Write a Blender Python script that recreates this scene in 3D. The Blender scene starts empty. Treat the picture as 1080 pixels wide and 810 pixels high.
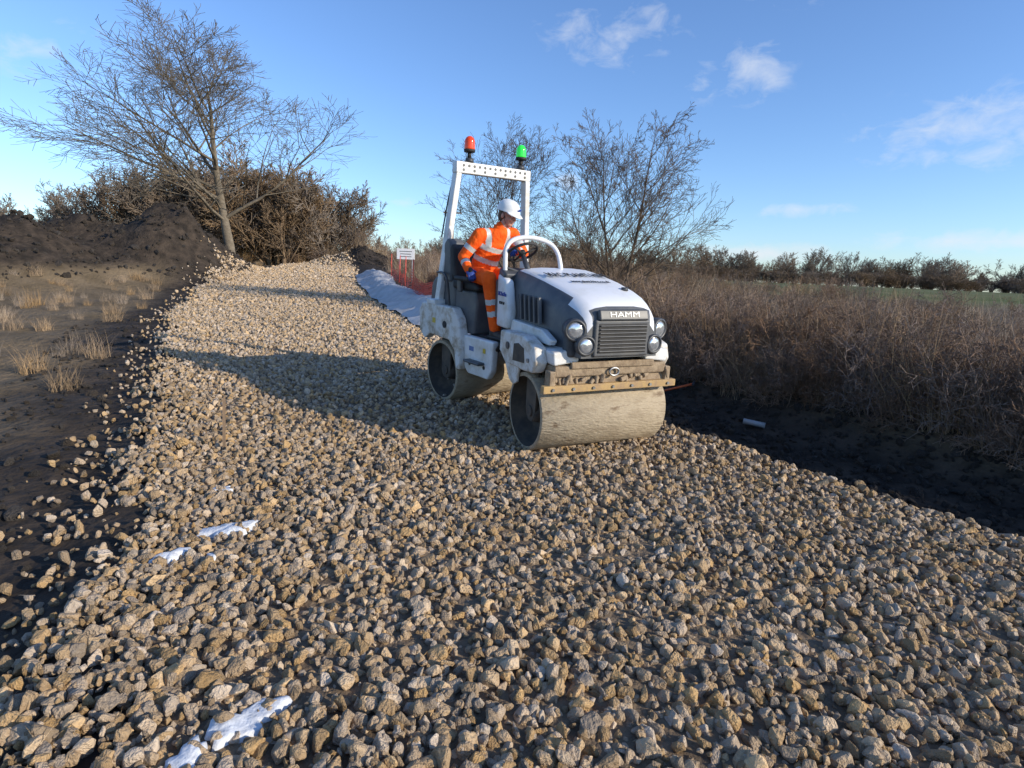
import bpy, bmesh, math, random
import numpy as np
from mathutils import Vector, Matrix, Euler, Quaternion
random.seed(7); rng=np.random.default_rng(7)
sc=bpy.context.scene
sc.view_settings.view_transform='Standard'; sc.view_settings.look='None'; sc.view_settings.exposure=0
def lin(c): return tuple(c)+(1,)
# ------------------------------------------------------------ noise / terrain
def vn(x,y,seed=0):
    x=np.asarray(x,float); y=np.asarray(y,float)
    xi=np.floor(x); yi=np.floor(y); fx=x-xi; fy=y-yi
    def h(a,b):
        s=np.sin(a*127.1+b*311.7+seed*74.7)*43758.5453
        return s-np.floor(s)
    fx=fx*fx*(3-2*fx); fy=fy*fy*(3-2*fy)
    return (h(xi,yi)*(1-fx)+h(xi+1,yi)*fx)*(1-fy)+(h(xi,yi+1)*(1-fx)+h(xi+1,yi+1)*fx)*fy
def fbm(x,y,seed=0,o=4):
    v=0;a=.5
    for i in range(o):
        v=v+a*(vn(x*2**i,y*2**i,seed+i*3)-.5); a*=.5
    return v
def ss(a,b,x):
    t=np.clip((x-a)/(b-a),0,1); return t*t*(3-2*t)
def Rd(y): return np.interp(y,[-8,0,1,3,4.85,6.07,9,13.1,18,25.3,41,60],[11,6.2,5.4,3.95,2.65,1.8,0.1,-2.2,-4.3,-6.8,-11.5,-18])
def Ld(y): return np.interp(y,[-8,0,.5,1.8,3.25,5.1,9.8,13,22.6,37,60],[.2,-.95,-1.1,-1.6,-2.35,-3.3,-5.9,-7.7,-12,-15.2,-22])
def H(x,y):
    x=np.asarray(x,float); y=np.asarray(y,float)
    g=np.interp(y,[-200,4.3,40,150,400],[0,0,1.6,2.6,3.0])
    d=x-Rd(y); e=Ld(y)-x
    near=1-ss(11,14,y)
    g=g-near*.30*ss(0,.45,d)*(1-ss(1.7,2.8,d))
    g=g+near*.15*ss(2.2,3.2,d)*(1-ss(4,8,d))
    g=g+.22*ss(0.1,.9,d)*(1-ss(1.2,2.6,d))*(1-near)
    g=g-.10*ss(0,.5,e)*(1-ss(3,6,e))
    off=np.maximum(ss(.1,.8,d),ss(.2,.9,e))
    g=g+off*.22*fbm(x*1.3,y*1.3,3)*(1-ss(60,100,np.hypot(x,y)))
    for (cx,cy,h,r) in [(-14.0,24.0,2.15,1.5),(-14.9,26.5,2.0,1.7),(-15.8,30,1.4,1.7),(-17.5,20,1.5,2.6),(-18,25,1.8,3),(-21,30,1.4,3),(-23,22,1.5,3),(-11.2,45,1.1,2.1),(-14,46,.9,2)]:
        g=g+h*np.exp(-(((x-cx)/r)**2+((y-cy)/(r*1.2))**2))*(1+.8*fbm(x*1.1,y*1.1,9))
    g=g+.03*fbm(x*.8,y*.8,5)*(1-off)
    return g
def Hs(x,y): return float(H(x,y))
# ------------------------------------------------------------ materials
def newmat(name):
    m=bpy.data.materials.new(name); m.use_nodes=True
    nt=m.node_tree; return m,nt,nt.nodes,nt.links,nt.nodes['Principled BSDF']
def pmat(name,c1,c2=None,scale=6,rough=.6,metal=0,bump=0.0,bscale=40,dist=.01,rand=0,lo=.4,hi=.65,c3=None,stretch=None,emit=None,trans=0,spec=None):
    m,nt,N,Lk,b=newmat(name)
    b.inputs['Roughness'].default_value=rough; b.inputs['Metallic'].default_value=metal
    if spec is not None: b.inputs['Specular IOR Level'].default_value=spec
    tc=N.new('ShaderNodeTexCoord'); co=tc.outputs['Object']
    if stretch:
        mp=N.new('ShaderNodeMapping'); mp.inputs['Scale'].default_value=stretch; Lk.new(co,mp.inputs[0]); co=mp.outputs[0]
    if c2 is None: c2=tuple(min(1,v*.85) for v in c1)
    no=N.new('ShaderNodeTexNoise'); no.inputs['Scale'].default_value=scale; no.inputs['Detail'].default_value=6; no.inputs['Roughness'].default_value=.65
    Lk.new(co,no.inputs['Vector'])
    r=N.new('ShaderNodeValToRGB'); Lk.new(no.outputs['Fac'],r.inputs[0])
    r.color_ramp.elements[0].position=lo; r.color_ramp.elements[0].color=lin(c1)
    r.color_ramp.elements[1].position=hi; r.color_ramp.elements[1].color=lin(c2)
    if c3:
        e=r.color_ramp.elements.new(min(.98,hi+.12)); e.color=lin(c3)
    out=r.outputs[0]
    if rand:
        oi=N.new('ShaderNodeObjectInfo'); mr=N.new('ShaderNodeMapRange'); mr.inputs[3].default_value=1-rand; mr.inputs[4].default_value=1+rand
        Lk.new(oi.outputs['Random'],mr.inputs[0])
        hs=N.new('ShaderNodeHueSaturation'); Lk.new(out,hs.inputs['Color']); Lk.new(mr.outputs[0],hs.inputs['Value'])
        ml=N.new('ShaderNodeMath'); ml.operation='MULTIPLY'; ml.inputs[1].default_value=7.31; Lk.new(oi.outputs['Random'],ml.inputs[0])
        fr=N.new('ShaderNodeMath'); fr.operation='FRACT'; Lk.new(ml.outputs[0],fr.inputs[0])
        m2=N.new('ShaderNodeMapRange'); m2.inputs[3].default_value=.7; m2.inputs[4].default_value=1.25; Lk.new(fr.outputs[0],m2.inputs[0])
        Lk.new(m2.outputs[0],hs.inputs['Saturation']); out=hs.outputs[0]
    Lk.new(out,b.inputs['Base Color'])
    if bump:
        n2=N.new('ShaderNodeTexNoise'); n2.inputs['Scale'].default_value=bscale; n2.inputs['Detail'].default_value=5
        Lk.new(co,n2.inputs['Vector'])
        bp=N.new('ShaderNodeBump'); bp.inputs['Strength'].default_value=bump; bp.inputs['Distance'].default_value=dist
        Lk.new(n2.outputs['Fac'],bp.inputs['Height']); Lk.new(bp.outputs[0],b.inputs['Normal'])
    if emit:
        b.inputs['Emission Color'].default_value=lin(emit[:3]); b.inputs['Emission Strength'].default_value=emit[3]
    if trans: b.inputs['Transmission Weight'].default_value=trans
    return m
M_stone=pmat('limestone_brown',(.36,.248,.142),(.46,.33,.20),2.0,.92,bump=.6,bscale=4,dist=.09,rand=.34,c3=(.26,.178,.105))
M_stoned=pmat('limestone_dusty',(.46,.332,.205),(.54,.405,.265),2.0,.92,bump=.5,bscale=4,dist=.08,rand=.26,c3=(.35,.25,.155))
M_gbed=pmat('gravel_bed',(.13,.09,.055),(.21,.15,.092),14,.95,bump=1,bscale=20,dist=.03)
M_clod=pmat('soil_clod',(.033,.026,.020),(.06,.046,.034),3,.95,bump=.8,bscale=5,dist=.1,rand=.4)
M_white=pmat('white_paint_dusty',(.74,.74,.73),(.58,.55,.49),5,.4,bump=.05,bscale=60,dist=.003,lo=.46,hi=.66,c3=(.36,.30,.23))
M_whitec=pmat('white_bonnet_paint',(.76,.76,.77),(.66,.65,.62),4,.3,lo=.5,hi=.75)
M_whited=pmat('white_paint_muddy',(.68,.66,.62),(.48,.41,.32),9,.6,bump=.2,bscale=50,dist=.004,lo=.44,hi=.60,c3=(.24,.18,.125))
M_dark=pmat('dark_plastic',(.04,.043,.05),(.075,.076,.078),6,.45,bump=.1,bscale=200,dist=.001)
M_grey=pmat('grey_panel',(.075,.08,.09),(.12,.118,.115),6,.5)
M_black=pmat('black_rubber',(.015,.015,.016),(.035,.032,.03),8,.7,bump=.1,bscale=80,dist=.002)
M_drum=pmat('dusty_drum_steel',(.31,.245,.165),(.40,.325,.225),7,.8,metal=.0,bump=.9,bscale=34,dist=.014,lo=.38,hi=.56,c3=(.18,.125,.075),stretch=(.6,1.7,1.7))
M_drumin=pmat('drum_inner_dark',(.05,.042,.035),(.11,.085,.06),6,.85,bump=.4,bscale=30,dist=.008)  # dark brown for drum insides, hubs, arms and joint parts
M_mud=pmat('mud_caked_steel',(.34,.255,.165),(.20,.14,.09),12,.9,bump=.8,bscale=30,dist=.012,c3=(.48,.38,.26))
M_rusty=pmat('rusty_yellow_bar',(.46,.30,.12),(.32,.21,.12),10,.75,bump=.4,bscale=50,dist=.004,c3=(.18,.11,.06))
M_metal=pmat('worn_metal',(.42,.42,.42),(.28,.26,.24),10,.4,metal=.8)
M_silver=pmat('silver_letter',(.45,.45,.45),(.38,.38,.38),10,.35)
M_lens=pmat('lamp_lens',(.75,.77,.8),(.5,.52,.55),30,.08,metal=.7)
M_orange=pmat('hi_vis_orange',(1.0,.135,.012),(.86,.095,.008),12,.75,bump=.9,bscale=13,dist=.03,spec=.2)
M_tape=pmat('reflective_tape',(.56,.58,.56),(.46,.48,.46),20,.35,bump=.5,bscale=13,dist=.02)
M_glove=pmat('blue_glove',(.02,.06,.28),(.015,.04,.18),20,.7,bump=.5,bscale=60,dist=.003)
M_boot=pmat('work_boot',(.03,.027,.025),(.07,.055,.04),14,.7,bump=.3,bscale=50,dist=.003)
M_skin=pmat('skin',(.55,.30,.22),(.48,.24,.17),9,.5,bump=.1,bscale=80,dist=.001)
M_helm=pmat('helmet_white',(.80,.80,.78),(.74,.74,.72),6,.3)
M_red=pmat('amber_beacon_lens',(.75,.07,.015),(.6,.05,.01),10,.15,emit=(.8,.06,.01,.12))
M_green=pmat('green_beacon_lens',(.04,.75,.08),(.03,.6,.06),10,.15,emit=(.03,.9,.08,.3))
M_bark=pmat('bark_grey',(.13,.105,.075),(.20,.165,.12),8,.9,bump=.6,bscale=20,dist=.03)
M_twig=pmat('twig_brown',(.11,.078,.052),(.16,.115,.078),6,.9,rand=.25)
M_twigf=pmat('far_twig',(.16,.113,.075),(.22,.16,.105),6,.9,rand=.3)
M_dry=pmat('dry_grass',(.37,.26,.155),(.25,.175,.105),3,.85,rand=.35)
M_bram=pmat('bramble_stem',(.23,.15,.10),(.15,.10,.068),3,.85,rand=.35)
M_membrane=pmat('geotextile_white',(.50,.50,.50),(.40,.395,.385),2.5,.85,bump=.6,bscale=6,dist=.05,c3=(.28,.24,.19))
M_snow=pmat('old_snow',(.66,.68,.71),(.50,.50,.50),14,.8,bump=.8,bscale=30,dist=.015,lo=.45,hi=.7,c3=(.36,.32,.27))
M_net=pmat('orange_net_plastic',(.72,.10,.06),(.6,.08,.05),10,.5)
M_wood=pmat('weathered_wood',(.24,.16,.10),(.16,.11,.07),20,.85,stretch=(1,1,.1))
M_sign=pmat('sign_white',(.8,.8,.8),(.7,.7,.7),10,.5)
m,nt,N,Lk,b=newmat('earth_and_grass'); M_ground=m
b.inputs['Roughness'].default_value=.95; b.inputs['Specular IOR Level'].default_value=.2
at=N.new('ShaderNodeAttribute'); at.attribute_name='grassmask'
tc=N.new('ShaderNodeTexCoord')
def nz(s,d=8):
    n=N.new('ShaderNodeTexNoise'); n.inputs['Scale'].default_value=s; n.inputs['Detail'].default_value=d; Lk.new(tc.outputs['Object'],n.inputs['Vector']); return n
def rp(n,a,ca,b_,cb):
    r=N.new('ShaderNodeValToRGB'); r.color_ramp.elements[0].position=a; r.color_ramp.elements[0].color=lin(ca); r.color_ramp.elements[1].position=b_; r.color_ramp.elements[1].color=lin(cb); Lk.new(n.outputs['Fac'],r.inputs[0]); return r
soil=rp(nz(3),.35,(.024,.019,.015),.7,(.07,.052,.038))
dead=rp(nz(1.2),.35,(.13,.095,.055),.7,(.21,.155,.095))
gr=rp(nz(.25),.35,(.085,.105,.03),.7,(.16,.15,.065))
sp=N.new('ShaderNodeSeparateColor'); Lk.new(at.outputs['Color'],sp.inputs[0])
mx=N.new('ShaderNodeMix'); mx.data_type='RGBA'; Lk.new(sp.outputs[0],mx.inputs[0]); Lk.new(soil.outputs[0],mx.inputs[6]); Lk.new(dead.outputs[0],mx.inputs[7])
mx2=N.new('ShaderNodeMix'); mx2.data_type='RGBA'; Lk.new(sp.outputs[1],mx2.inputs[0]); Lk.new(mx.outputs[2],mx2.inputs[6]); Lk.new(gr.outputs[0],mx2.inputs[7])
Lk.new(mx2.outputs[2],b.inputs['Base Color'])
bp=N.new('ShaderNodeBump'); bp.inputs['Strength'].default_value=1; bp.inputs['Distance'].default_value=.06
Lk.new(nz(9).outputs['Fac'],bp.inputs['Height']); Lk.new(bp.outputs[0],b.inputs['Normal'])
# ------------------------------------------------------------ helpers
def link(o,parent=None):
    sc.collection.objects.link(o)
    if parent: o.parent=parent
    return o
def mk(name,verts,faces,mat,parent=None,M=None,smooth=False,bevel=0,seg=2,linkit=True,mats=None,fm=None):
    me=bpy.data.meshes.new(name); me.from_pydata([tuple(v) for v in verts],[],[tuple(f) for f in faces]); me.update()
    for mm in (mats or [mat]): me.materials.append(mm)
    if fm is not None: me.polygons.foreach_set('material_index',fm)
    if smooth: me.polygons.foreach_set('use_smooth',[True]*len(me.polygons))
    o=bpy.data.objects.new(name,me)
    if linkit: link(o,parent)
    if M is not None: o.matrix_local=M
    if bevel:
        bv=o.modifiers.new('bevel','BEVEL'); bv.width=bevel; bv.segments=seg; bv.limit_method='ANGLE'; bv.angle_limit=.6
        for p in me.polygons: p.use_smooth=True
        wn=o.modifiers.new('wn','WEIGHTED_NORMAL'); wn.keep_sharp=True
    return o
def empty(name,parent=None,M=None):
    o=bpy.data.objects.new(name,None); o.empty_display_size=.1; link(o,parent)
    if M is not None: o.matrix_local=M
    return o
def box(name,c,s,mat,parent=None,rot=(0,0,0),bevel=.012):
    x,y,z=[v/2 for v in s]
    V=[(-x,-y,-z),(x,-y,-z),(x,y,-z),(-x,y,-z),(-x,-y,z),(x,-y,z),(x,y,z),(-x,y,z)]
    F=[(0,3,2,1),(4,5,6,7),(0,1,5,4),(1,2,6,5),(2,3,7,6),(3,0,4,7)]
    return mk(name,V,F,mat,parent,Matrix.Translation(c)@Euler(rot).to_matrix().to_4x4(),bevel=bevel)
def prism(name,prof,x0,x1,mat,parent=None,bevel=.012):
    n=len(prof)
    a=sum(prof[i][0]*prof[(i+1)%n][1]-prof[(i+1)%n][0]*prof[i][1] for i in range(n))
    if a<0: prof=prof[::-1]
    if x0>x1: x0,x1=x1,x0
    V=[(x0,p[0],p[1]) for p in prof]+[(x1,p[0],p[1]) for p in prof]
    F=[tuple(range(n))[::-1],tuple(range(n,2*n))]+[(i,(i+1)%n,n+(i+1)%n,n+i) for i in range(n)]
    return mk(name,V,F,mat,parent,bevel=bevel)
def cyl(name,p0,p1,r0,r1,mat,parent=None,n=24,bevel=0):
    p0=Vector(p0);p1=Vector(p1);d=p1-p0; q=d.to_track_quat('Z','Y').to_matrix()
    V=[];F=[]
    for p,r in((p0,r0),(p1,r1)):
        for i in range(n):
            a=2*math.pi*i/n; V.append(p+q@Vector((r*math.cos(a),r*math.sin(a),0)))
    for i in range(n): F.append((i,(i+1)%n,n+(i+1)%n,n+i))
    F.append(tuple(range(n))[::-1]); F.append(tuple(range(n,2*n)))
    o=mk(name,V,F,mat,parent,bevel=bevel)
    for p in o.data.polygons: p.use_smooth=len(p.vertices)==4
    return o
def lathe(name,prof,c,axis,mat,parent=None,n=32):
    q=Vector(axis).to_track_quat('Z','Y').to_matrix(); V=[];F=[]
    for (a,r) in prof:
        for i in range(n):
            t=2*math.pi*i/n; V.append(Vector(c)+q@Vector((r*math.cos(t),r*math.sin(t),a)))
    for k in range(len(prof)-1):
        for i in range(n): F.append((k*n+i,k*n+(i+1)%n,(k+1)*n+(i+1)%n,(k+1)*n+i))
    return mk(name,V,F,mat,parent,smooth=True)
def tube(name,pts,r,mat,parent=None,cyc=False,smooth=True):
    cu=bpy.data.curves.new(name,'CURVE'); cu.dimensions='3D'; cu.bevel_depth=r; cu.bevel_resolution=4; cu.use_fill_caps=True
    s=cu.splines.new('NURBS' if smooth else 'POLY'); s.points.add(len(pts)-1)
    for i,p in enumerate(pts): s.points[i].co=(*p,1)
    s.use_cyclic_u=cyc
    if smooth: s.order_u=3; s.use_endpoint_u=not cyc; s.resolution_u=8
    cu.materials.append(mat)
    return link(bpy.data.objects.new(name,cu),parent)
def text(name,body,size,M,mat,parent,ext=.002,xs=1,bold=0):
    cu=bpy.data.curves.new(name,'FONT'); cu.body=body; cu.size=size; cu.extrude=ext; cu.align_x='CENTER'; cu.align_y='CENTER'; cu.offset=bold
    cu.materials.append(mat); o=link(bpy.data.objects.new(name,cu),parent); o.matrix_local=M@Matrix.Diagonal((xs,1,1,1)); return o
def frame(X,Y,pos):
    X=Vector(X).normalized(); Z=X.cross(Vector(Y)).normalized(); Y=Z.cross(X)
    M=Matrix((X,Y,Z)).transposed().to_4x4(); M.translation=pos; return M
def scatter(name,P,ROT,SCL,IDX,protos):
    me=bpy.data.meshes.new(name); me.vertices.add(len(P)); me.vertices.foreach_set('co',np.asarray(P,np.float32).ravel())
    a=me.attributes.new('rot','FLOAT_VECTOR','POINT'); a.data.foreach_set('vector',np.asarray(ROT,np.float32).ravel())
    a=me.attributes.new('scl','FLOAT_VECTOR','POINT'); a.data.foreach_set('vector',np.asarray(SCL,np.float32).ravel())
    a=me.attributes.new('idx','INT','POINT'); a.data.foreach_set('value',np.asarray(IDX,np.int32))
    o=link(bpy.data.objects.new(name,me))
    col=bpy.data.collections.new(name+'_parts')
    for p in protos: col.objects.link(p)
    ng=bpy.data.node_groups.new(name,'GeometryNodeTree')
    ng.interface.new_socket('Geometry',in_out='INPUT',socket_type='NodeSocketGeometry')
    ng.interface.new_socket('Geometry',in_out='OUTPUT',socket_type='NodeSocketGeometry')
    gi=ng.nodes.new('NodeGroupInput'); go=ng.nodes.new('NodeGroupOutput')
    ci=ng.nodes.new('GeometryNodeCollectionInfo'); ci.inputs['Collection'].default_value=col
    ci.inputs['Separate Children'].default_value=True; ci.inputs['Reset Children'].default_value=True
    ip=ng.nodes.new('GeometryNodeInstanceOnPoints'); ip.inputs['Pick Instance'].default_value=True
    def na(nm,t):
        n=ng.nodes.new('GeometryNodeInputNamedAttribute'); n.data_type=t; n.inputs['Name'].default_value=nm; return n.outputs['Attribute']
    ng.links.new(gi.outputs[0],ip.inputs['Points']); ng.links.new(ci.outputs[0],ip.inputs['Instance'])
    ng.links.new(na('idx','INT'),ip.inputs['Instance Index']); ng.links.new(na('rot','FLOAT_VECTOR'),ip.inputs['Rotation']); ng.links.new(na('scl','FLOAT_VECTOR'),ip.inputs['Scale'])
    ng.links.new(ip.outputs[0],go.inputs[0])
    md=o.modifiers.new('instances','NODES'); md.node_group=ng
    return o
# ------------------------------------------------------------ ground
xs=np.unique(np.concatenate([-np.geomspace(24,900,26),np.arange(-24,-8,.35),np.arange(-8,10,.14),np.arange(10,24,.4),np.geomspace(24,900,26)]))
ys=np.unique(np.concatenate([[-60,-30,-15,-6],np.arange(-3,14,.14),np.arange(14,50,.4),np.geomspace(50,1200,34)]))
X,Y=np.meshgrid(xs,ys); Z=H(X,Y)
V=np.stack([X,Y,Z],-1).reshape(-1,3)
nx=len(xs); ny=len(ys)
i=np.arange(nx-1)[None,:]+nx*np.arange(ny-1)[:,None]; i=i.ravel()
F=np.stack([i,i+1,i+1+nx,i+nx],1)
g=mk('ground',V.tolist(),F.tolist(),M_ground,smooth=True)
d=(X-Rd(Y)).ravel(); e=(Ld(Y)-X).ravel(); yy=Y.ravel(); xx=X.ravel()
heap=ss(.35,.8,H(xx,yy)-np.interp(yy,[-200,4.3,40,150,400],[0,0,1.6,2.6,3.0]))
nn=fbm(xx*.5,yy*.5,21)
dm=np.maximum(ss(2.2,3.2,d+nn*1.5),ss(1.0,2.2,e+nn*2))*(1-heap)
gm=ss(18,24,d+nn*3)*ss(26,34,yy)+ss(60,75,yy)*ss(0,1,d)+ss(14,20,e+nn*4)
col=np.zeros((len(V),4),np.float32); col[:,0]=np.clip(dm,0,1); col[:,1]=np.clip(gm,0,1); col[:,3]=1
ca=g.data.color_attributes.new('grassmask','FLOAT_COLOR','POINT'); ca.data.foreach_set('color',col.ravel())
rv=[];rf=[]; yr=np.concatenate([np.arange(-3,14,.2),np.arange(14,52,.5)]); nc=30
for y in yr:
    for k in range(nc):
        t=k/(nc-1); a=Ld(y)+.25+.25*float(fbm(y*1.5,1.3,8)); b2=Rd(y)+.05+.2*float(fbm(y*1.5,7.3,8)); x=a+(b2-a)*t
        rv.append((x,y,Hs(x,y)+.012+.012*math.sin(math.pi*t)))
for j in range(len(yr)-1):
    for k in range(nc-1):
        q=j*nc+k; rf.append((q,q+1,q+1+nc,q+nc))
mk('gravel_road',rv,rf,M_gbed,smooth=True)
# ------------------------------------------------------------ stones
def stone(name,seed,mat,npts=15,bev=.055):
    r=random.Random(seed); bm=bmesh.new()
    sx,sy,sz=1,r.uniform(.68,.95),r.uniform(.55,.85)
    for k in range(npts):
        v=Vector((r.gauss(0,1),r.gauss(0,1),r.gauss(0,1))).normalized()*r.uniform(.86,1.1)
        bm.verts.new((v.x*sx,v.y*sy,v.z*sz))
    bmesh.ops.convex_hull(bm,input=bm.verts[:])
    bmesh.ops.delete(bm,geom=[v for v in bm.verts if not v.link_faces],context='VERTS')
    bmesh.ops.dissolve_limit(bm,angle_limit=.25,verts=bm.verts[:],edges=bm.edges[:])
    bmesh.ops.bevel(bm,geom=bm.edges[:],offset=bev,segments=1,profile=.5,affect='EDGES')
    bmesh.ops.recalc_face_normals(bm,faces=bm.faces[:])
    me=bpy.data.meshes.new(name); bm.to_mesh(me); bm.free(); me.materials.append(mat)
    return bpy.data.objects.new(name,me)
protos=[stone('gravel_stone_%02d'%k,k+50,M_stone,random.Random(k).choice([12,14,17,20]),.07) for k in range(12)]+[stone('gravel_stone_%02d'%k,k+50,M_stoned,random.Random(k).choice([12,15,18]),.07) for k in range(12,22)]
PP=[];SS=[];II=[]
bands=[(-.5,5.5,.041,1.04,1.5,0),(5.5,9.5,.046,1.0,1.4,0),(9.5,16,.058,1.2,1.3,0),(16,28,.085,1.6,1.1,0),(28,50,.14,2.4,1.0,0),(-.2,5.5,.05,.55,1.0,1)]
for (y0,y1,sp_,sf,layers,chip) in bands:
    x0=min(Ld(y0),Ld(y1))-.6; x1=max(Rd(y0),Rd(y1))+.5
    x0=max(x0,-22)
    if y0<0: x1=min(x1,5.0)
    N_=int((x1-x0)*(y1-y0)/sp_**2*layers)
    px=rng.uniform(x0,x1,N_); py=rng.uniform(y0,y1,N_)
    vis=np.abs(px)<.98*py+1.0
    px=px[vis];py=py[vis];N_=len(px)
    dd=px-Rd(py); ee=Ld(py)-px; nb=fbm(px*2.2,py*2.2,33)
    edge=np.maximum(dd,ee)+nb*.9
    keep=rng.random(N_)<(1-ss(-.10,.22,edge))
    keep|=(ee>0)&(ee<.9)&(rng.random(N_)<.14*(1-ee/.9))
    px=px[keep];py=py[keep]; n=len(px)
    base=np.clip(rng.lognormal(0,.34,n),.5,2.0)*.0285*sf
    pz=H(px,py)+rng.uniform(-.006,.034,n)*sf**.3*(.6 if chip else 1)+.045*fbm(px*2.4,py*2.4,12)+.01
    PP.append(np.stack([px,py,pz],1)); SS.append(np.stack([base*rng.uniform(.8,1.2,n),base*rng.uniform(.8,1.2,n),base*rng.uniform(.8,1.2,n)],1))
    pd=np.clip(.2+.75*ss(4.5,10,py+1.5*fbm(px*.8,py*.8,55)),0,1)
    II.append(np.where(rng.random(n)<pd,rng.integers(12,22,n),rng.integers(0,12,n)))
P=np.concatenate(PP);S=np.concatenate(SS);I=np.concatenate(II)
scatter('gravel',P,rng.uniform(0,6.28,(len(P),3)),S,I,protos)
cp=[stone('soil_clod_part_%02d'%k,k+150,M_clod,18,.1) for k in range(6)]
n=20000; px=rng.uniform(0,9,n); py=rng.uniform(1,13,n); dd=px-Rd(py); k=(dd>.05)&(dd<3.0); px=px[k];py=py[k]
n2=4000; qx=rng.uniform(-9,0,n2); qy=rng.uniform(.5,14,n2); ee=Ld(qy)-qx; k=(ee>.4)&(ee<2.0); px=np.append(px,qx[k]); py=np.append(py,qy[k])
n2=9000; qx=rng.uniform(-24,-8,n2); qy=rng.uniform(17,48,n2); hp=H(qx,qy)-np.interp(qy,[-200,4.3,40,150],[0,0,1.6,2.6]); k=(hp>.3); px=np.append(px,qx[k]); py=np.append(py,qy[k])
n=len(px); s=np.clip(rng.lognormal(0,.5,n),.4,3)*.028*np.where(py>17,2.2,1)
scatter('soil_clods',np.stack([px,py,H(px,py)+.2*s],1),rng.uniform(0,6.28,(n,3)),np.stack([s,s,s*.8],1),rng.integers(0,6,n),cp)
def snow(cx,cy,rx,ry,ang,seed,h=.018):
    r=random.Random(seed); V=[];F=[]; n=48; rings=7
    ph=[r.uniform(0,6.28) for _ in range(5)]
    for j in range(rings+1):
        t=j/rings
        for k in range(n):
            a=2*math.pi*k/n; w=1+.24*math.sin(2*a+ph[0])+.2*math.sin(3*a+ph[1])+.16*math.sin(5*a+ph[2])+.12*math.sin(9*a+ph[3])
            lx=rx*w*t*math.cos(a); ly=ry*w*t*math.sin(a)
            x=cx+lx*math.cos(ang)-ly*math.sin(ang); y=cy+lx*math.sin(ang)+ly*math.cos(ang)
            V.append((x,y,Hs(x,y)+.040+.045*float(fbm(x*2.4,y*2.4,12))+h*(1-t**2)**.5*(.4+1.2*float(vn(x*18,y*18,seed)))-(.05 if j==rings else 0)))
    for j in range(rings):
        for k in range(n): F.append((j*n+k,(j+1)*n+k,(j+1)*n+(k+1)%n,j*n+(k+1)%n))
    return mk('snow_patch',V,F,M_snow,smooth=True)
for q in [(-1.70,3.30,.14,.10,.3,1),(-1.62,2.98,.05,.05,0,2),(-2.06,3.95,.06,.06,0,3),(-.90,1.80,.12,.085,.8,4),(-1.0,1.60,.06,.1,.2,5),(-1.85,2.95,.10,.06,1,7)]:
    snow(*q)
# ------------------------------------------------------------ trees
def perp(d,r):
    a=Vector((r.gauss(0,1),r.gauss(0,1),r.gauss(0,1))); a=a-d*a.dot(d); return a.normalized()
def gen_tree(seed,height,r0,kids,stems=1,trunk=.35,spread=.9,up=.12,droop=0,ratio=.6,lean=.28,tl=.45):
    r=random.Random(seed); polys=[]
    def branch(p,d,L,rad,lv):
        ns=[9,7,5,3,3,3][min(lv,5)]; pts=[p.copy()]; rs=[rad]; step=L/ns
        for i in range(ns):
            j=[.10,.17,.2,.17,.13,.13][min(lv,5)]
            d=(d+perp(d,r)*r.uniform(0,j)+Vector((0,0,up if lv<3 else up*.4-droop))*(.6)).normalized()
            p=p+d*step; pts.append(p.copy()); rs.append(rad*(1-.82*(i+1)/ns) if lv>0 else rad*(1-.80*(i+1)/ns))
        polys.append((pts,rs,lv))
        if lv<len(kids):
            k=kids[lv]
            for c in range(k):
                t0=trunk if lv==0 else .15
                t=t0+(1-t0)*((c+r.random())/k); f=t*ns; ii=min(int(f),ns-1); q=pts[ii].lerp(pts[ii+1],f-ii)
                dd=(pts[ii+1]-pts[ii]).normalized()
                ang=r.uniform(.45,.95)*spread*(.85 if lv>=2 else 1)
                nd=(dd*math.cos(ang)+perp(dd,r)*math.sin(ang)).normalized()
                rr=max(.004,rs[ii]*r.uniform(.45,.68))
                LL=L*r.uniform(.7,1.2)*ratio*(1-tl*t)
                branch(q,nd,LL,rr,lv+1)
    for s_ in range(stems):
        d=Vector((r.gauss(0,lean) if stems>1 else r.gauss(0,.05),r.gauss(0,lean) if stems>1 else 0,1)).normalized()
        branch(Vector((r.uniform(-.15,.15) if stems>1 else 0,r.uniform(-.15,.15) if stems>1 else 0,-.2)),d,height*(1 if stems==1 else r.uniform(.75,1)),r0*(1 if stems==1 else r.uniform(.5,1)),0)
    return polys
def tree_mesh(name,polys,mat,minr=.004,linkit=True):
    V=[];F=[]
    for pts,rs,lv in polys:
        n=[8,6,4,3,3,3][min(lv,5)]; b0=len(V)
        for i,p in enumerate(pts):
            d=(pts[min(i+1,len(pts)-1)]-pts[max(i-1,0)]).normalized()
            a=d.orthogonal().normalized(); bb=d.cross(a); r=max(rs[i],minr)
            for k in range(n):
                t=2*math.pi*k/n; V.append(p+a*(r*math.cos(t))+bb*(r*math.sin(t)))
        for i in range(len(pts)-1):
            for k in range(n): F.append((b0+i*n+k,b0+i*n+(k+1)%n,b0+(i+1)*n+(k+1)%n,b0+(i+1)*n+k))
    return mk(name,V,F,mat,smooth=True,linkit=linkit)
t=tree_mesh('bare_tree',gen_tree(11,8.4,.19,[15,10,7,5],trunk=.22,spread=1.15,up=.05,ratio=.70,tl=.5),M_bark,.007); t.location=(-15.1,31,Hs(-15.1,31)-.3); t.scale=(1.5,1.3,1.0)
t=tree_mesh('bare_tree',gen_tree(5,4.4,.055,[13,8,5,4],stems=2,trunk=.15,spread=1.05,up=.06,ratio=.62,lean=.15),M_twig,.0036); t.location=(0.0,16.5,Hs(.05,16.5)-.1)
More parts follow.
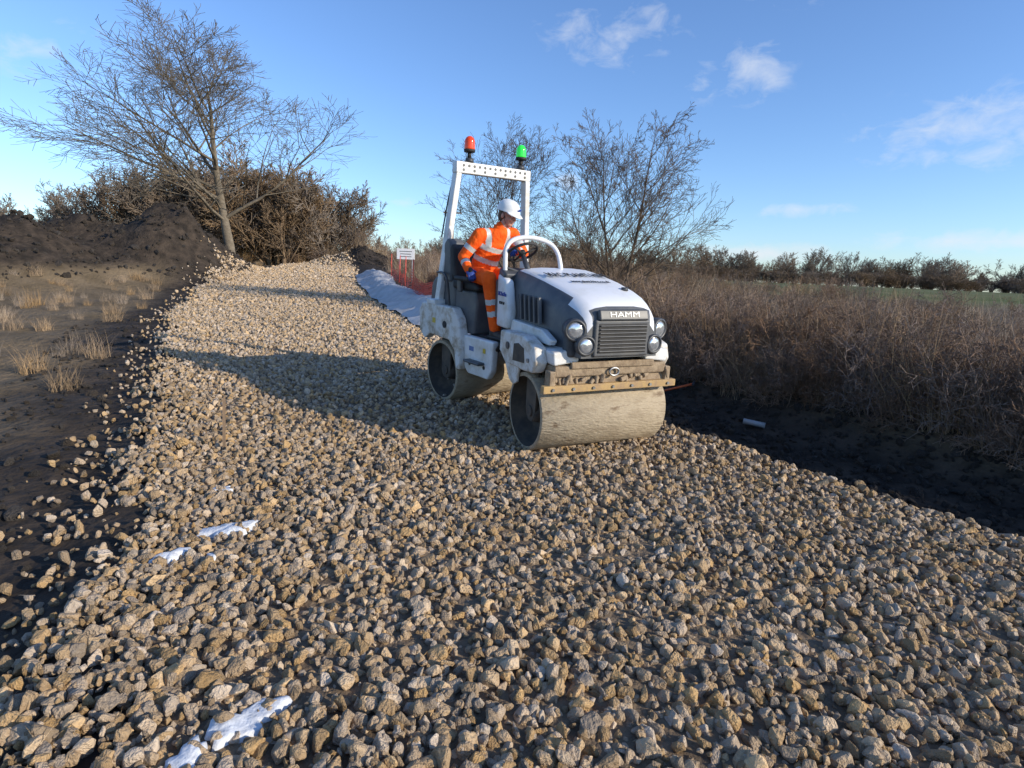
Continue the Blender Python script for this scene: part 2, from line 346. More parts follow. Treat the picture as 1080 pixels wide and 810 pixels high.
t=tree_mesh('bare_tree',gen_tree(29,4.6,.065,[14,9,5,4],stems=4,trunk=.10,spread=1.05,up=.05,ratio=.58,lean=.24),M_twig,.0038); t.location=(2.75,15.5,Hs(2.75,15.5)-.1)
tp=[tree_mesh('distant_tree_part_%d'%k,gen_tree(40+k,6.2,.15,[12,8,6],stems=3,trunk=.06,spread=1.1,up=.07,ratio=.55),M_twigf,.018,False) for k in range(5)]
TP=[];TS=[]
def addt(x,y,s,wd=1): TP.append((x,y,Hs(x,y)-.3*s)); TS.append((s*wd*random.uniform(.9,1.3),s*wd*random.uniform(.9,1.3),s))
for k in range(44):
    a=random.random(); addt(-30+a*15+random.uniform(-1,1),50+random.uniform(-4,6),random.uniform(.85,1.2)*(1.2-.6*abs(a-.45)))
for k in range(16): addt(-60+random.random()*30,50+random.uniform(-5,10),random.uniform(.7,1.1))
for k in range(80): 
    x=random.uniform(-90,10); addt(x,95+random.uniform(-8,12),random.uniform(.6,.95))
for k in range(120):
    x=-10+190*(k+random.random())/120; addt(x,165+random.uniform(-15,25),random.uniform(.8,1.5))
for k in range(110):
    x=-10+170*(k+random.random())/110; addt(x,140+random.uniform(-6,6),random.uniform(.35,.6),2.6)
for k in range(24): addt(random.uniform(-180,-60),120+random.uniform(-20,40),random.uniform(.8,1.3))
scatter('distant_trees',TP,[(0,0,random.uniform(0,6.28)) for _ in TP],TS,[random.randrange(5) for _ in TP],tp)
# ------------------------------------------------------------ dry vegetation
def clump(name,seed,nb,h,rad,w,mat,lean=.5):
    r=random.Random(seed); V=[];F=[]
    for b_ in range(nb):
        a=r.uniform(0,6.28); q=r.random()**.5*rad; p=Vector((q*math.cos(a),q*math.sin(a),0))
        la=r.uniform(0,6.28); L=h*r.uniform(.35,1); ln=r.uniform(.05,lean); side=Vector((-math.sin(la),math.cos(la),0))
        side=(side+Vector((r.uniform(-1,1),r.uniform(-1,1),0))).normalized()
        ns=4; b0=len(V); th=r.uniform(0,.25)
        for i in range(ns+1):
            t_=i/ns; ww=w*(1-t_*.8)*r.uniform(.8,1.2)
            V.append(p-side*ww); V.append(p+side*ww)
            th+=ln*.5
            p=p+Vector((math.cos(la)*math.sin(th),math.sin(la)*math.sin(th),math.cos(th)))*L/ns
        for i in range(ns): F.append((b0+2*i,b0+2*i+1,b0+2*i+3,b0+2*i+2))
    return mk(name,V,F,mat,linkit=False)
gp=[clump('dry_grass_part_%d'%k,k,130,1.0,.34,.005,M_dry,.8) for k in range(5)]+[clump('dry_grass_reed_%d'%k,k+9,60,1.35,.3,.0045,M_dry,.35) for k in range(2)]
bpz=[tree_mesh('dry_grass_stem_%d'%k,gen_tree(70+k,1.1,.009,[7,5,3],stems=6,trunk=.1,spread=1.2,up=-.02,droop=.05,ratio=.6),M_bram,.0024,False) for k in range(4)]
GP=[];GS=[];GI=[]
def addg(x,y,s,i): GP.append((x,y,Hs(x,y)-.03)); GS.append((s,s,s*random.uniform(.8,1.15))); GI.append(i)
allp=gp+bpz
cnt=0
while cnt<1700:
    y=random.uniform(3.5,26); x=float(Rd(y))+random.uniform(1.9,8.0); dd=x-float(Rd(y))
    nb=float(fbm(x*.6,y*.6,44))
    edge=2.35+nb*1.0
    if y>13: edge=3.0
    if dd<edge: continue
    if y>14 and random.random()<.35: continue
    hs_=.92 if x>2.2 else 1.0
    s=random.uniform(.75,1.2)*(1.0+.9*nb)*(.6+.4*min(1,(dd-edge)/1.0))*hs_
    addg(x,y,s*1.05,random.choice([0,1,2,3,4,5,6,7,8,9,10,7,8,9,10])); cnt+=1
for k in range(460):
    y=random.uniform(9,45); x=float(Rd(y))+random.uniform(8,22); addg(x,y,random.uniform(.8,1.3),random.randrange(11))
for k in range(380):
    y=random.uniform(24,70); x=float(Rd(y))+random.uniform(2.5,14); addg(x,y,random.uniform(.9,1.6),random.randrange(11))
for k in range(480):
    y=random.uniform(1,45)**1.0; x=float(Ld(y))-random.uniform(1.1,9)
    if Hs(x,y)-np.interp(y,[4.3,40,150],[0,1.6,2.6])>.45: continue
    addg(x,y,random.uniform(.25,.6),random.randrange(5))
for k in range(300):
    y=random.uniform(46,60); x=random.uniform(-42,-6); addg(x,y,random.uniform(1,2),random.randrange(11))
scatter('dry_grass_and_brambles',GP,[(random.uniform(-.15,.15),random.uniform(-.15,.15),random.uniform(0,6.28)) for _ in GP],GS,GI,allp)
# ------------------------------------------------------------ geotextile, net, sign, pole etc
def strip(name,y0,y1,f0,f1,mat,dy=.15,nc=14,lift=.03,wr=.08,seed=1,ragged=0):
    V=[];F=[];ysx=np.arange(y0,y1,dy)
    for y in ysx:
        a=f0(y);b_=f1(y)
        a+=ragged*float(fbm(y*1.7,2.2,seed)); b_+=ragged*float(fbm(y*1.9,8.8,seed))
        for k in range(nc):
            t=k/(nc-1); x=a+(b_-a)*t
            V.append((x,y,Hs(x,y)+lift+wr*(.5+float(fbm(x*2.3,y*1.1,seed)))*math.sin(math.pi*t)+wr*.3*abs(math.sin(y*2.1+t*5+2*float(vn(y,t*2,4))))))
    for j in range(len(ysx)-1):
        for k in range(nc-1):
            q=j*nc+k; F.append((q,q+1,q+1+nc,q+nc))
    return mk(name,V,F,mat,smooth=True)
strip('geotextile_membrane',11.6,31,lambda y:float(Rd(y))-.05,lambda y:float(Rd(y))+1.45+.25*math.sin(y*.5),M_membrane,lift=.04,wr=.26,ragged=.35)
def net(name,pts,h,cell,mat,sag=.1):
    V=[];F=[]; L=[0]
    P_=[Vector(p) for p in pts]
    for a,b_ in zip(P_,P_[1:]): L.append(L[-1]+(b_-a).length)
    nh=int(L[-1]/cell); nv=int(h/cell)
    def at_(u,v):
        s=u*L[-1]; i=max(k for k in range(len(P_)-1) if L[k]<=s+1e-6); t=(s-L[i])/(L[i+1]-L[i]); p=P_[i].lerp(P_[i+1],t)
        dr=(P_[i+1]-P_[i]).normalized(); nn_=Vector((-dr.y,dr.x,0))
        hh=h*(1-sag*math.sin(math.pi*t)*2)*(.85+.3*float(vn(s*.9,3,5)))
        return p+Vector((0,0,v*hh))+nn_*(.25*float(fbm(s*1.4,v*2,7)))
    def seg(a,b_,w):
        b0=len(V); z=Vector((0,0,1)); V.extend([a-z*w,a+z*w,b_+z*w,b_-z*w]); F.append((b0,b0+1,b0+2,b0+3))
    for j in range(nv+1):
        for i_ in range(nh): seg(at_(i_/nh,j/nv),at_((i_+1)/nh,j/nv),.011)
    for i_ in range(nh+1):
        for j in range(nv):
            a=at_(i_/nh,j/nv); b_=at_(i_/nh,(j+1)/nv); 
            b0=len(V); dr=(P_[-1]-P_[0]).normalized()*.012; V.extend([a-dr,a+dr,b_+dr,b_-dr]); F.append((b0,b0+1,b0+2,b0+3))
    return mk(name,V,F,mat)
npts=[(-2.0,15.5),(-3.2,18),(-4.0,21),(-4.9,24.5),(-6.0,28)]
fe=empty('safety_net_fence'); npz=[(x,y,Hs(x,y)+.05) for x,y in npts]
o=net('net',npz,.85,.085,M_net,.25); o.parent=fe
o=net('net_fallen',[(-1.7,14.6,Hs(-1.7,14.6)+.1),(-2.3,16,Hs(-2.3,16)+.15),(-3.3,18.6,Hs(-3.3,18.6)+.1)],.5,.07,M_net,.1); o.parent=fe
for k,p in enumerate(npz): cyl('post_%d'%k,p,(p[0]+.03,p[1],p[2]+1.1),.02,.015,M_net,fe,8)
sg=empty('site_sign'); zz=Hs(-5.3,28)
for k,dx_ in enumerate((-.3,.3)): box('post_%d'%k,(-5.3+dx_,28,zz+.75),(.05,.05,1.6),M_metal,sg)
box('board',(-5.3,27.955,zz+1.3),(.85,.02,.5),M_sign,sg)
for k,(w_,z_) in enumerate([(.6,.12),(.5,.0),(.55,-.12)]): box('lettering_%d'%k,(-5.3,27.942,zz+1.3+z_),(w_,.004,.03),M_dark,sg,bevel=0)
up_=empty('utility_pole'); z0=Hs(-6.9,62)
cyl('pole',(-6.9,62,z0-.3),(-6.9,62,8.3),.17,.12,M_wood,up_,12); box('crossarm',(-6.9,61.85,7.7),(1.9,.12,.14),M_wood,up_)
for k in (-.8,0,.8): cyl('insulator',( -6.9+k,61.85,7.77),(-6.9+k,61.85,7.98),.05,.04,M_dark,up_,8)
sh=empty('shovel'); a=Vector((2.05,8.7,Hs(2.05,8.7)+.02)); b_=Vector((2.65,8.3,Hs(2.65,8.3)+.16))
cyl('shaft',a.lerp(b_,.25),b_,.018,.016,pmat('orange_handle',(.62,.12,.03),None,8,.6),sh,10)
cyl('grip',b_+Vector((-.03,-.07,0)),b_+Vector((.03,.07,.02)),.017,.017,M_dark,sh,10)
mk('blade',[a+Vector(v) for v in[(-.12,-.09,.02),(-.12,.09,.02),(.16,.1,.06),(.16,-.1,.06),(-.02,0,-.0)]],[(0,4,3),(0,1,4),(1,2,4),(2,3,4)],M_metal,sh)
pz=Hs(3.05,7.1)+.06
cyl('plastic_pipe',(2.95,7.12,pz+.02),(3.18,7.0,pz),.035,.035,pmat('pipe_grey',(.30,.31,.32),None,8,.4),None,18)
st=mk('wooden_stake',[(x,y,z) for z in(-.15,.42) for x,y in((-.011,-.011),(.011,-.011),(.011,.011),(-.011,.011))]+[(0,0,.46)],[(0,1,5,4),(1,2,6,5),(2,3,7,6),(3,0,4,7),(4,5,8),(5,6,8),(6,7,8),(7,4,8)],M_wood)
st.location=(-2.50,4.85,Hs(-2.50,4.85)+.05); st.rotation_euler=(.04,.05,.3)
# ------------------------------------------------------------ ROLLER
J=Vector((.343,6.32,Hs(.343,6.32)+.03))
TILT=Matrix.Rotation(math.radians(2.6),4,'X')
ML=Matrix.Translation(J)@TILT; MFl=Matrix.Rotation(math.radians(180+24),4,'Z'); MRl=Matrix.Rotation(math.radians(180+37),4,'Z')
rl=empty('road_roller',None,ML)
FR=empty('front_unit',rl,MFl)
RR=empty('rear_unit',rl,MRl)
def drum(par,yc,pre):
    R_=.36;w=.66
    lathe(pre+'_shell',[(-w,.325),(-w,R_-.006),(-w+.006,R_),(w-.006,R_),(w,R_-.006),(w,.325)],(0,yc,R_),(1,0,0),M_drum,par,96)
    lathe(pre+'_inner',[(-w+.001,.327),(-.47,.315),(-.47,.02),(-.469,0)],(0,yc,R_),(1,0,0),M_drumin,par,64)
    lathe(pre+'_inner_b',[(.469,0),(.47,.02),(.47,.315),(w-.001,.327)],(0,yc,R_),(1,0,0),M_drumin,par,64)
    for s in(1,-1):
        cyl(pre+'_hub',(s*.47,yc,R_),(s*.60,yc,R_),.13,.10,M_drumin,par,28)
        cyl(pre+'_hubcap',(s*.60,yc,R_),(s*.62,yc,R_),.055,.05,M_drumin,par,24)
        for k in range(8):
            a_=k*math.pi/4; cyl(pre+'_bolt',(s*.47,yc+.2*math.cos(a_),R_+.2*math.sin(a_)),(s*.49,yc+.2*math.cos(a_),R_+.2*math.sin(a_)),.018,.018,M_metal,par,6)
        prism(pre+'_arm',[(yc-.10,.98),(yc-.10,R_+.0),(yc-.05,R_-.09),(yc+.05,R_-.09),(yc+.10,R_),(yc+.13,.98)],s*.575,s*.605,M_drumin,par,.006)
drum(FR,.95,'drum'); drum(RR,-1.1,'drum')
for s in(1,-1):
    prism('fork_side',[(.42,1.04),(.40,.84),(.55,.745),(.98,.745),(1.16,.76),(1.22,.86),(1.18,.99),(.95,1.06)],s*.585,s*.71,M_whited,FR,.02)
    prism('fork_gusset',[(.50,.76),(.62,.60),(.72,.56),(.80,.60),(.84,.76)],s*.665,s*.69,M_whited,FR,.006)
    prism('fork_dark_plate',[(.74,.80),(.76,.96),(.86,.98),(.98,.95),(1.0,.82)],s*.709,s*.714,M_drumin,FR,.002)  # thin dark plate on the fork face, recess shade painted as colour
    cyl('lifting_eye',(s*.712,.62,.92),(s*.722,.62,.92),.035,.035,M_dark,FR,20)
    cyl('bolt_b',(s*.712,1.08,.86),(s*.724,1.08,.86),.02,.02,M_metal,FR,6)
    box('frame_corner',(s*.47,1.16,.925),(.25,.34,.12),M_white,FR,rot=(0,s*.12,0),bevel=.02)
    box('scraper_bracket',(s*.60,1.30,.71),(.06,.10,.20),M_mud,FR)
box('front_crossbeam',(0,1.24,.80),(1.16,.20,.10),M_mud,FR,bevel=.02)
box('crossbeam_lip',(0,1.345,.855),(.86,.03,.06),M_mud,FR)
box('scraper_plate',(0,1.295,.725),(1.24,.03,.15),M_mud,FR,rot=(.25,0,0))
box('scraper_bar',(0,1.335,.655),(1.38,.06,.065),M_rusty,FR,bevel=.006)
for k in range(7): cyl('scraper_bolt',(-.6+.2*k,1.365,.655),(-.6+.2*k,1.378,.655),.014,.014,M_metal,FR,6)
box('frame_cover',(0,.62,.88),(1.15,.95,.16),M_dark,FR)
tube('tow_eye',[(.05*math.cos(a_),1.365,.79+.035*math.sin(a_)) for a_ in np.linspace(0,6.28,13)[:-1]],.010,M_metal,FR,cyc=True)
mr_=random.Random(3)
for k in range(26):
    x_=mr_.uniform(-.6,.6); box('mud_lump',(x_,1.325+mr_.uniform(-.02,.02),.70+mr_.uniform(-.01,.05)),(mr_.uniform(.03,.09),.035,mr_.uniform(.02,.045)),M_mud,FR,rot=(mr_.uniform(0,1),mr_.uniform(0,2),mr_.uniform(0,1)),bevel=.012)
secs=[(.16,.50,1.625),(.40,.50,1.60),(.70,.49,1.555),(1.0,.465,1.495),(1.18,.44,1.45),(1.30,.415,1.405),(1.37,.395,1.36),(1.41,.38,1.31),(1.425,.375,1.24)]
V=[];F=[];fm=[]
def cs(hw,zt,y):
    zb=.93
    half=[(hw+.01,zb),(hw+.01,zb+.12),(hw,zt-.20),(hw-.035,zt-.09),(hw-.085,zt-.03),(hw-.15,zt-.008),(hw*.35,zt+.006)]
    return [(x,y,z) for x,z in half]+[(-x,y,z) for x,z in half[::-1]]
nsx=14
for (y,hw,zt) in secs: V+=cs(hw,zt,y)
for j in range(len(secs)-1):
    for k in range(nsx-1):
        F.append((j*nsx+k,(j+1)*nsx+k,(j+1)*nsx+k+1,j*nsx+k+1)); fm.append(1 if (4<=k<=8 and j<6) or (k in(3,9) and 4<=j<8) else 0)
b0=(len(secs)-1)*nsx; F.append(tuple(range(b0,b0+nsx))); fm.append(0); F.append(tuple(range(nsx))[::-1]); fm.append(0)
bn=mk('bonnet',V,F,None,FR,smooth=True,mats=[M_grey,M_whitec],fm=fm)
md=bn.modifiers.new('es','EDGE_SPLIT'); md.split_angle=.7
for s in(1,-1):
    for k in range(5):
        yy_=.42+.10*k
        prism('louvre_dark_inset_%d'%k,[(yy_,1.16),(yy_+.06,1.16),(yy_+.02,1.38),(yy_-.04,1.38)],s*.500,s*.517,M_black,FR,.004)  # solid black inset; shade of a vent slot put into the colour
        prism('louvre_rib_%d'%k,[(yy_+.055,1.15),(yy_+.085,1.15),(yy_+.045,1.39),(yy_+.015,1.39)],s*.505,s*.535,M_grey,FR,.004)
    prism('side_panel',[(.02,1.02),(.30,1.02),(.34,1.20),(.24,1.50),(.02,1.56)],s*.50,s*.60,M_white,FR,.03)
    prism('lower_side_panel',[(.30,1.0),(1.16,1.0),(1.20,1.05),(1.0,1.12),(.34,1.13)],s*.49,s*.56,M_white,FR,.015)
    lathe('lamp_housing',[(-.14,.02),(-.13,.085),(0,.098),(.03,.095),(.04,.078),(.02,.07)],(s*.425,1.36,1.165),(s*.3,1,0),M_dark,FR,32)
    lathe('lamp_housing_b',[(-.14,.02),(-.13,.08),(0,.09),(.03,.088),(.04,.07),(.02,.062)],(s*.345,1.41,1.04),(s*.12,1,0),M_dark,FR,32)
    lathe('headlamp',[(.0,.074),(.022,.07),(.030,.048),(.033,.0)],(s*.425,1.365,1.165),(s*.3,1,0),M_lens,FR,32)
    lathe('headlamp_b',[(.0,.066),(.022,.062),(.030,.042),(.033,.0)],(s*.345,1.415,1.04),(s*.12,1,0),M_lens,FR,32)
    box('lamp_bracket',(s*.39,1.29,1.06),(.17,.14,.28),M_dark,FR,bevel=.04)
box('grille_surround',(0,1.425,1.10),(.56,.05,.32),M_grey,FR,bevel=.02)
box('grille_dark_back',(0,1.448,1.10),(.49,.012,.255),M_black,FR,bevel=.01)  # flat black sheet behind the slats, coloured as a shaded hollow
for k in range(8): box('grille_slat_%d'%k,(0,1.458,.99+.031*k),(.47,.022,.009),M_dark,FR,rot=(.5,0,0),bevel=.002)
box('badge_panel',(0,1.43,1.295),(.50,.05,.10),M_dark,FR,rot=(.30,0,0),bevel=.018)
text('badge_lettering','HAMM',.065,frame((-1,0,0),(0,-.30,.95),(0,1.43+.028*.955,1.295+.028*.30)),M_silver,FR,.002,1.6,.0)
text('bonnet_lettering','MAC PLANT HIRE',.23,frame((-1,0,0),(0,-1,.15),(0,.60,1.585)),M_black,FR,.001,.37,.003)
text('bonnet_lettering_small','www.plant-hire.co.uk',.10,frame((-1,0,0),(0,-1,.2),(0,.85,1.541)),M_black,FR,.001,.48,.001)
text('side_lettering','MAC Plant Hire',.058,frame((0,1,0),(0,-.25,1),(.603,.17,1.36)),pmat('blue_ink',(.03,.08,.35),None,8,.5),FR,.002,.55,.001)
text('side_lettering_b','01234 567',.04,frame((0,1,0),(0,-.25,1),(.603,.17,1.27)),M_black,FR,.002,.8)
cyl('fuel_cap',(-.25,1.05,1.475),(-.25,1.05,1.505),.035,.03,M_dark,FR,20)
box('dash',(.27,.07,1.52),(.62,.18,.16),M_dark,FR,rot=(-.35,0,0),bevel=.03)
box('dash_panel',(.27,.02,1.30),(.66,.12,.40),M_grey,FR,bevel=.03)
tube('grab_rail',[(.53,.08,1.45),(.55,.08,1.70),(.54,.08,1.84),(.44,.08,1.915),(.25,.09,1.93),(.08,.10,1.89),(.0,.13,1.82),(-.03,.18,1.70),(-.03,.22,1.56)],.024,M_whitec,FR)
tube('grab_rail_inner',[(.55,.08,1.62),(.46,.10,1.60),(.36,.12,1.56)],.016,M_dark,FR)
for k in range(3): tube('hose_%d'%k,[(.55,.30-.03*k,.95),(.60+.02*k,.12,.78),(.56,.0,.72),(.50,-.12,.80)],.013,M_black,FR)
cyl('articulation_joint',(0,0,.32),(0,0,.86),.12,.12,M_drumin,rl,24)
box('joint_yoke',(0,.25,.62),(.34,.5,.22),M_drumin,FR); box('joint_yoke_rear',(0,-.25,.5),(.34,.4,.22),M_drumin,RR)
for s in(1,-1):
    prism('rear_frame_side',[(-1.56,.78),(-1.58,1.04),(-1.50,1.14),(-.78,1.14),(-.66,1.02),(-.60,.80),(-.62,.46),(-.70,.46),(-.74,.66),(-.86,.76),(-1.30,.775),(-1.44,.70)],s*.60,s*.715,M_whited,RR,.02)
    prism('step_side',[(-.62,.86),(-.60,.50),(-.52,.44),(-.14,.44),(-.06,.54),(-.04,.86)],s*.585,s*.665,M_white,RR,.02)
    box('step_tread',(s*.70,-.34,.60),(.10,.30,.03),M_dark,RR)
    cyl('step_hole',(s*.664,-.2,.56),(s*.668,-.2,.56),.022,.022,M_black,RR,16)  # black discs on the panel, coloured like the shade inside holes
    cyl('step_dark_disc_b',(s*.664,-.48,.56),(s*.668,-.48,.56),.022,.022,M_black,RR,16)
    box('warning_sticker',(s*.666,-.20,.74),(.004,.05,.05),pmat('sticker_yellow',(.6,.42,.03),None,9,.5),RR,bevel=0)
    box('info_sticker',(s*.666,-.45,.73),(.004,.09,.05),pmat('sticker_blue',(.12,.2,.4),None,9,.5),RR,bevel=0)
    box('frame_sticker',(s*.717,-1.2,.95),(.004,.07,.06),pmat('sticker_y2',(.6,.44,.05),None,9,.5),RR,bevel=0)
    cyl('lashing_eye',(s*.716,-.95,.93),(s*.724,-.95,.93),.04,.04,M_black,RR,20)
    cyl('rear_lamp',(s*.6,-1.585,1.0),(s*.6,-1.62,1.0),.04,.035,M_red,RR,16)
    V=[];pa=Vector((s*.645-.02,-1.28,1.05));pb=Vector((s*.485-.0,-1.12,2.61))
    for p in(pa,pb):
        for x,y in((-.036,-.05),(.036,-.05),(.036,.05),(-.036,.05)): V.append(p+Vector((x,y,0)))
    mk('rops_post',V,[(0,3,2,1),(4,5,6,7),(0,1,5,4),(1,2,6,5),(2,3,7,6),(3,0,4,7)],M_white,RR,bevel=.012)
    box('rops_foot',(s*.645,-1.28,1.16),(.15,.20,.06),M_white,RR)
box('rops_crossbar',(0,-1.118,2.67),(1.05,.10,.125),M_white,RR,bevel=.012)
for k in range(13):
    for zz_ in ((2.695,) if k%2 else (2.648,2.695)):
        cyl('rops_hole_dark',(-.432+.072*k,-1.069,zz_-.003),(-.432+.072*k,-1.065,zz_-.003),.016,.016,M_dark,RR,16)  # dark discs set on the bar; the shade in its holes is their colour
def beacon(x,mat,nm):
    e_=empty(nm,RR); zb=-.12
    cyl('base_bracket',(x,-1.118,2.85+zb),(x,-1.118,2.90+zb),.05,.045,M_dark,e_,20)
    cyl('stem',(x,-1.118,2.90+zb),(x,-1.118,2.97+zb),.022,.022,M_black,e_,14)
    cyl('collar',(x,-1.118,2.965+zb),(x,-1.118,2.995+zb),.062,.066,M_black,e_,24,)
    lathe('lens',[(.0,.058),(.015,.062),(.03,.058),(.045,.062),(.06,.057),(.075,.06),(.10,.055),(.125,.042),(.14,.022),(.145,0)],(x,-1.118,2.993+zb),(0,0,1),mat,e_,28)
beacon(.33,M_red,'amber_beacon'); beacon(-.40,M_green,'green_beacon')
tube('beacon_cable',[(.33,-1.18,2.74),(.42,-1.18,2.70),(.53,-1.19,2.5),(.60,-1.25,1.9)],.008,M_black,RR)
box('platform',(0,-.36,.80),(1.17,.62,.10),M_dark,RR)
box('platform_mat',(0,-.36,.861),(1.10,.56,.016),M_black,RR,bevel=.004)
prism('rear_body',[(-1.52,1.0),(-1.56,1.10),(-1.52,1.36),(-1.42,1.45),(-1.0,1.45),(-.94,1.30),(-.90,.86),(-1.0,.80)],-.58,.58,M_grey,RR,.04)
prism('seat_side_panel',[(-1.24,1.40),(-1.20,1.84),(-1.12,1.90),(-1.04,1.84),(-1.02,1.40)],.40,.60,M_grey,RR,.03)
prism('seat_pedestal',[(-.92,.86),(-.92,1.34),(-.50,1.34),(-.46,1.2),(-.52,.86)],.12,.60,M_grey,RR,.03)
prism('seat_cushion',[(-.94,1.345),(-.94,1.45),(-.5,1.43),(-.42,1.40),(-.42,1.345)],.17,.63,M_black,RR,.03)
prism('seat_back',[(-.90,1.44),(-1.0,1.46),(-1.06,1.78),(-1.02,1.84),(-.95,1.80)],.19,.61,M_black,RR,.03)
box('armrest',(.70,-.60,1.47),(.07,.30,.05),M_black,RR,bevel=.02)
box('armrest_bracket',(.66,-.72,1.40),(.04,.08,.16),M_dark,RR)
cyl('control_lever',(.705,-.46,1.47),(.70,-.455,1.56),.012,.014,M_black,RR,12)
lathe('lever_knob',[(0,.014),(.01,.022),(.03,.024),(.045,.015),(.05,0)],(.70,-.455,1.55),(0,0,1),M_black,RR,16)
for k in range(2): tube('rear_handrail_%d'%k,[((.63 if k else -.63),-1.0,1.14),((.66 if k else -.66),-.98,1.42),((.66 if k else -.66),-1.1,1.52),((.64 if k else -.64),-1.26,1.5)],.014,M_dark,RR)
WC=Vector((.36,-.02,1.775)); wax=Vector((0,-.55,.83)).normalized(); wq=wax.to_track_quat('Z','Y').to_matrix()
tube('steering_wheel_rim',[WC+wq@Vector((.165*math.cos(a_),.165*math.sin(a_),0)) for a_ in np.linspace(0,2*math.pi,17)[:-1]],.014,M_black,RR,cyc=True)
for k in range(3):
    a_=k*2.094+.5; cyl('wheel_spoke',WC-wax*.02,WC+wq@Vector((.16*math.cos(a_),.16*math.sin(a_),0)),.01,.01,M_black,RR,8)
cyl('wheel_hub',WC-wax*.03,WC+wax*.012,.04,.035,M_black,RR,20); cyl('steering_column',WC-wax*.03,WC-wax*.30,.025,.03,M_dark,RR,14)
# ------------------------------------------------------------ WORKER
MW=ML@MRl
wk=empty('construction_worker',None,MW)
def remeshed(name,blobs,voxel,smooth,mats,par,assign=None):
    bm=bmesh.new()
    for (p,rad,rot) in blobs:
        if not hasattr(rad,'__len__'): rad=(rad,)*3
        Mx=Matrix.Translation(p)@(rot.to_4x4() if rot is not None else Matrix.Identity(4))@Matrix.Diagonal((*rad,1))
        bmesh.ops.create_icosphere(bm,subdivisions=2,radius=1,matrix=Mx)
    me=bpy.data.meshes.new(name+'_src'); bm.to_mesh(me); bm.free()
    o=bpy.data.objects.new(name+'_src',me); sc.collection.objects.link(o)
    r=o.modifiers.new('r','REMESH'); r.mode='VOXEL'; r.voxel_size=voxel; r.use_smooth_shade=True
    s=o.modifiers.new('s','SMOOTH'); s.factor=.5; s.iterations=smooth
    dg=bpy.context.evaluated_depsgraph_get(); me2=bpy.data.meshes.new_from_object(o.evaluated_get(dg)); me2.name=name
    bpy.data.objects.remove(o); me2.materials.clear()
    for m_ in mats: me2.materials.append(m_)
    for p in me2.polygons: p.use_smooth=True
    if assign:
        for p in me2.polygons: p.material_index=assign(p.center,p.normal)
    return link(bpy.data.objects.new(name,me2),par)
def chain(p0,r0,p1,r1):
    p0=Vector(p0);p1=Vector(p1);L=(p1-p0).length; n=max(2,int(L/(min(r0,r1)*.45))); out=[]
    for i_ in range(n+1):
        t_=i_/n; out.append((p0.lerp(p1,t_),r0+(r1-r0)*t_,None))
    return out
pel=Vector((.40,-.68,1.50)); wst=Vector((.385,-.65,1.66)); che=Vector((.35,-.57,1.84)); nb_=Vector((.31,-.49,2.0)); hd=Vector((.265,-.43,2.155))
rs_=Vector((.53,-.56,1.93)); ls_=Vector((.145,-.49,1.955))
re_=Vector((.665,-.66,1.70)); rh_=Vector((.70,-.50,1.575))
le_=Vector((.13,-.30,1.76)); lh_=Vector((.34,-.20,1.80))
rhip=Vector((.50,-.66,1.50)); rk=Vector((.60,-.25,1.50)); ra=Vector((.535,-.20,.985))
lhip=Vector((.30,-.66,1.50)); lk=Vector((.25,-.25,1.51)); la=Vector((.24,-.16,.985))
B=[]
sr=Matrix.Rotation(.18,3,'Y')
for i_ in range(9):
    t_=i_/8
    c=pel.lerp(wst,t_*2) if t_<.5 else wst.lerp(che,(t_-.5)*2)
    B.append((c,(.185-.02*math.sin(math.pi*t_)+.012*t_,.135,.10),sr))
for i_ in range(5):
    t_=i_/4; c=che.lerp(nb_-Vector((0,0,.045)),t_); B.append((c,(.20-.06*t_,.128-.035*t_,.085),sr))
B+=chain(nb_-Vector((0,0,.05)),.075,nb_+Vector((0,.01,.03)),.063)
B+=chain(ls_,.082,rs_,.082)
for (a_,b2,c_) in((rs_,re_,rh_),(ls_,le_,lh_)):
    B+=chain(a_,.080,b2,.062); B+=chain(b2,.062,c_,.046)
for (a_,b2,c_) in((rhip,rk,ra),(lhip,lk,la)):
    B+=chain(a_,.108,b2,.082); B+=chain(b2,.082,c_,.066)
bones=[('t',pel,nb_),('ua',rs_,re_),('ua',ls_,le_),('fa',re_,rh_),('fa',le_,lh_),('th',rhip,rk),('th',lhip,lk),('sh',rk,ra),('sh',lk,la)]
brad={'t':.17,'ua':.075,'fa':.055,'th':.095,'sh':.07}
def asg(c,n):
    best=None
    for nm,a_,b2 in bones:
        ab=b2-a_; t_=max(0,min(1,(c-a_).dot(ab)/ab.length_squared)); dd_=(c-(a_+ab*t_)).length/brad[nm]
        if best is None or dd_<best[0]: best=(dd_,nm,t_)
    _,nm,t_=best
    if nm=='fa' and .42<t_<.64: return 1
    if nm=='ua' and .50<t_<.68: return 1
    if nm=='sh' and (.42<t_<.53 or .66<t_<.77): return 1
    q=c-che
    if nm=='t':
        if .30<t_<.40 or .56<t_<.66: return 1
        if t_>.62 and (abs(q.x-.115)<.026 or abs(q.x+.105)<.026): return 1
    if nm=='ua' and t_<.12 :
        if abs(q.x-.115)<.026 or abs(q.x+.105)<.026: return 1
    return 0
remeshed('body_clothing',B,.0095,5,[M_orange,M_tape],wk,asg)
lathe('jacket_collar',[(-.02,.085),(.0,.078),(.030,.072),(.031,.066),(.0,.062)],nb_+Vector((0,0,.01)),(-.06,.25,1),M_orange,wk,24)
HM=Matrix.Translation(hd)@Matrix.Rotation(math.radians(20),4,'Z')@Matrix.Rotation(math.radians(-16),4,'X')
hb=[((0,0,.02),(.076,.096,.095),None),((0,.02,-.03),(.064,.078,.085),None),((0,.05,-.085),(.040,.040,.030),None),((0,.025,-.075),(.055,.055,.035),None)]
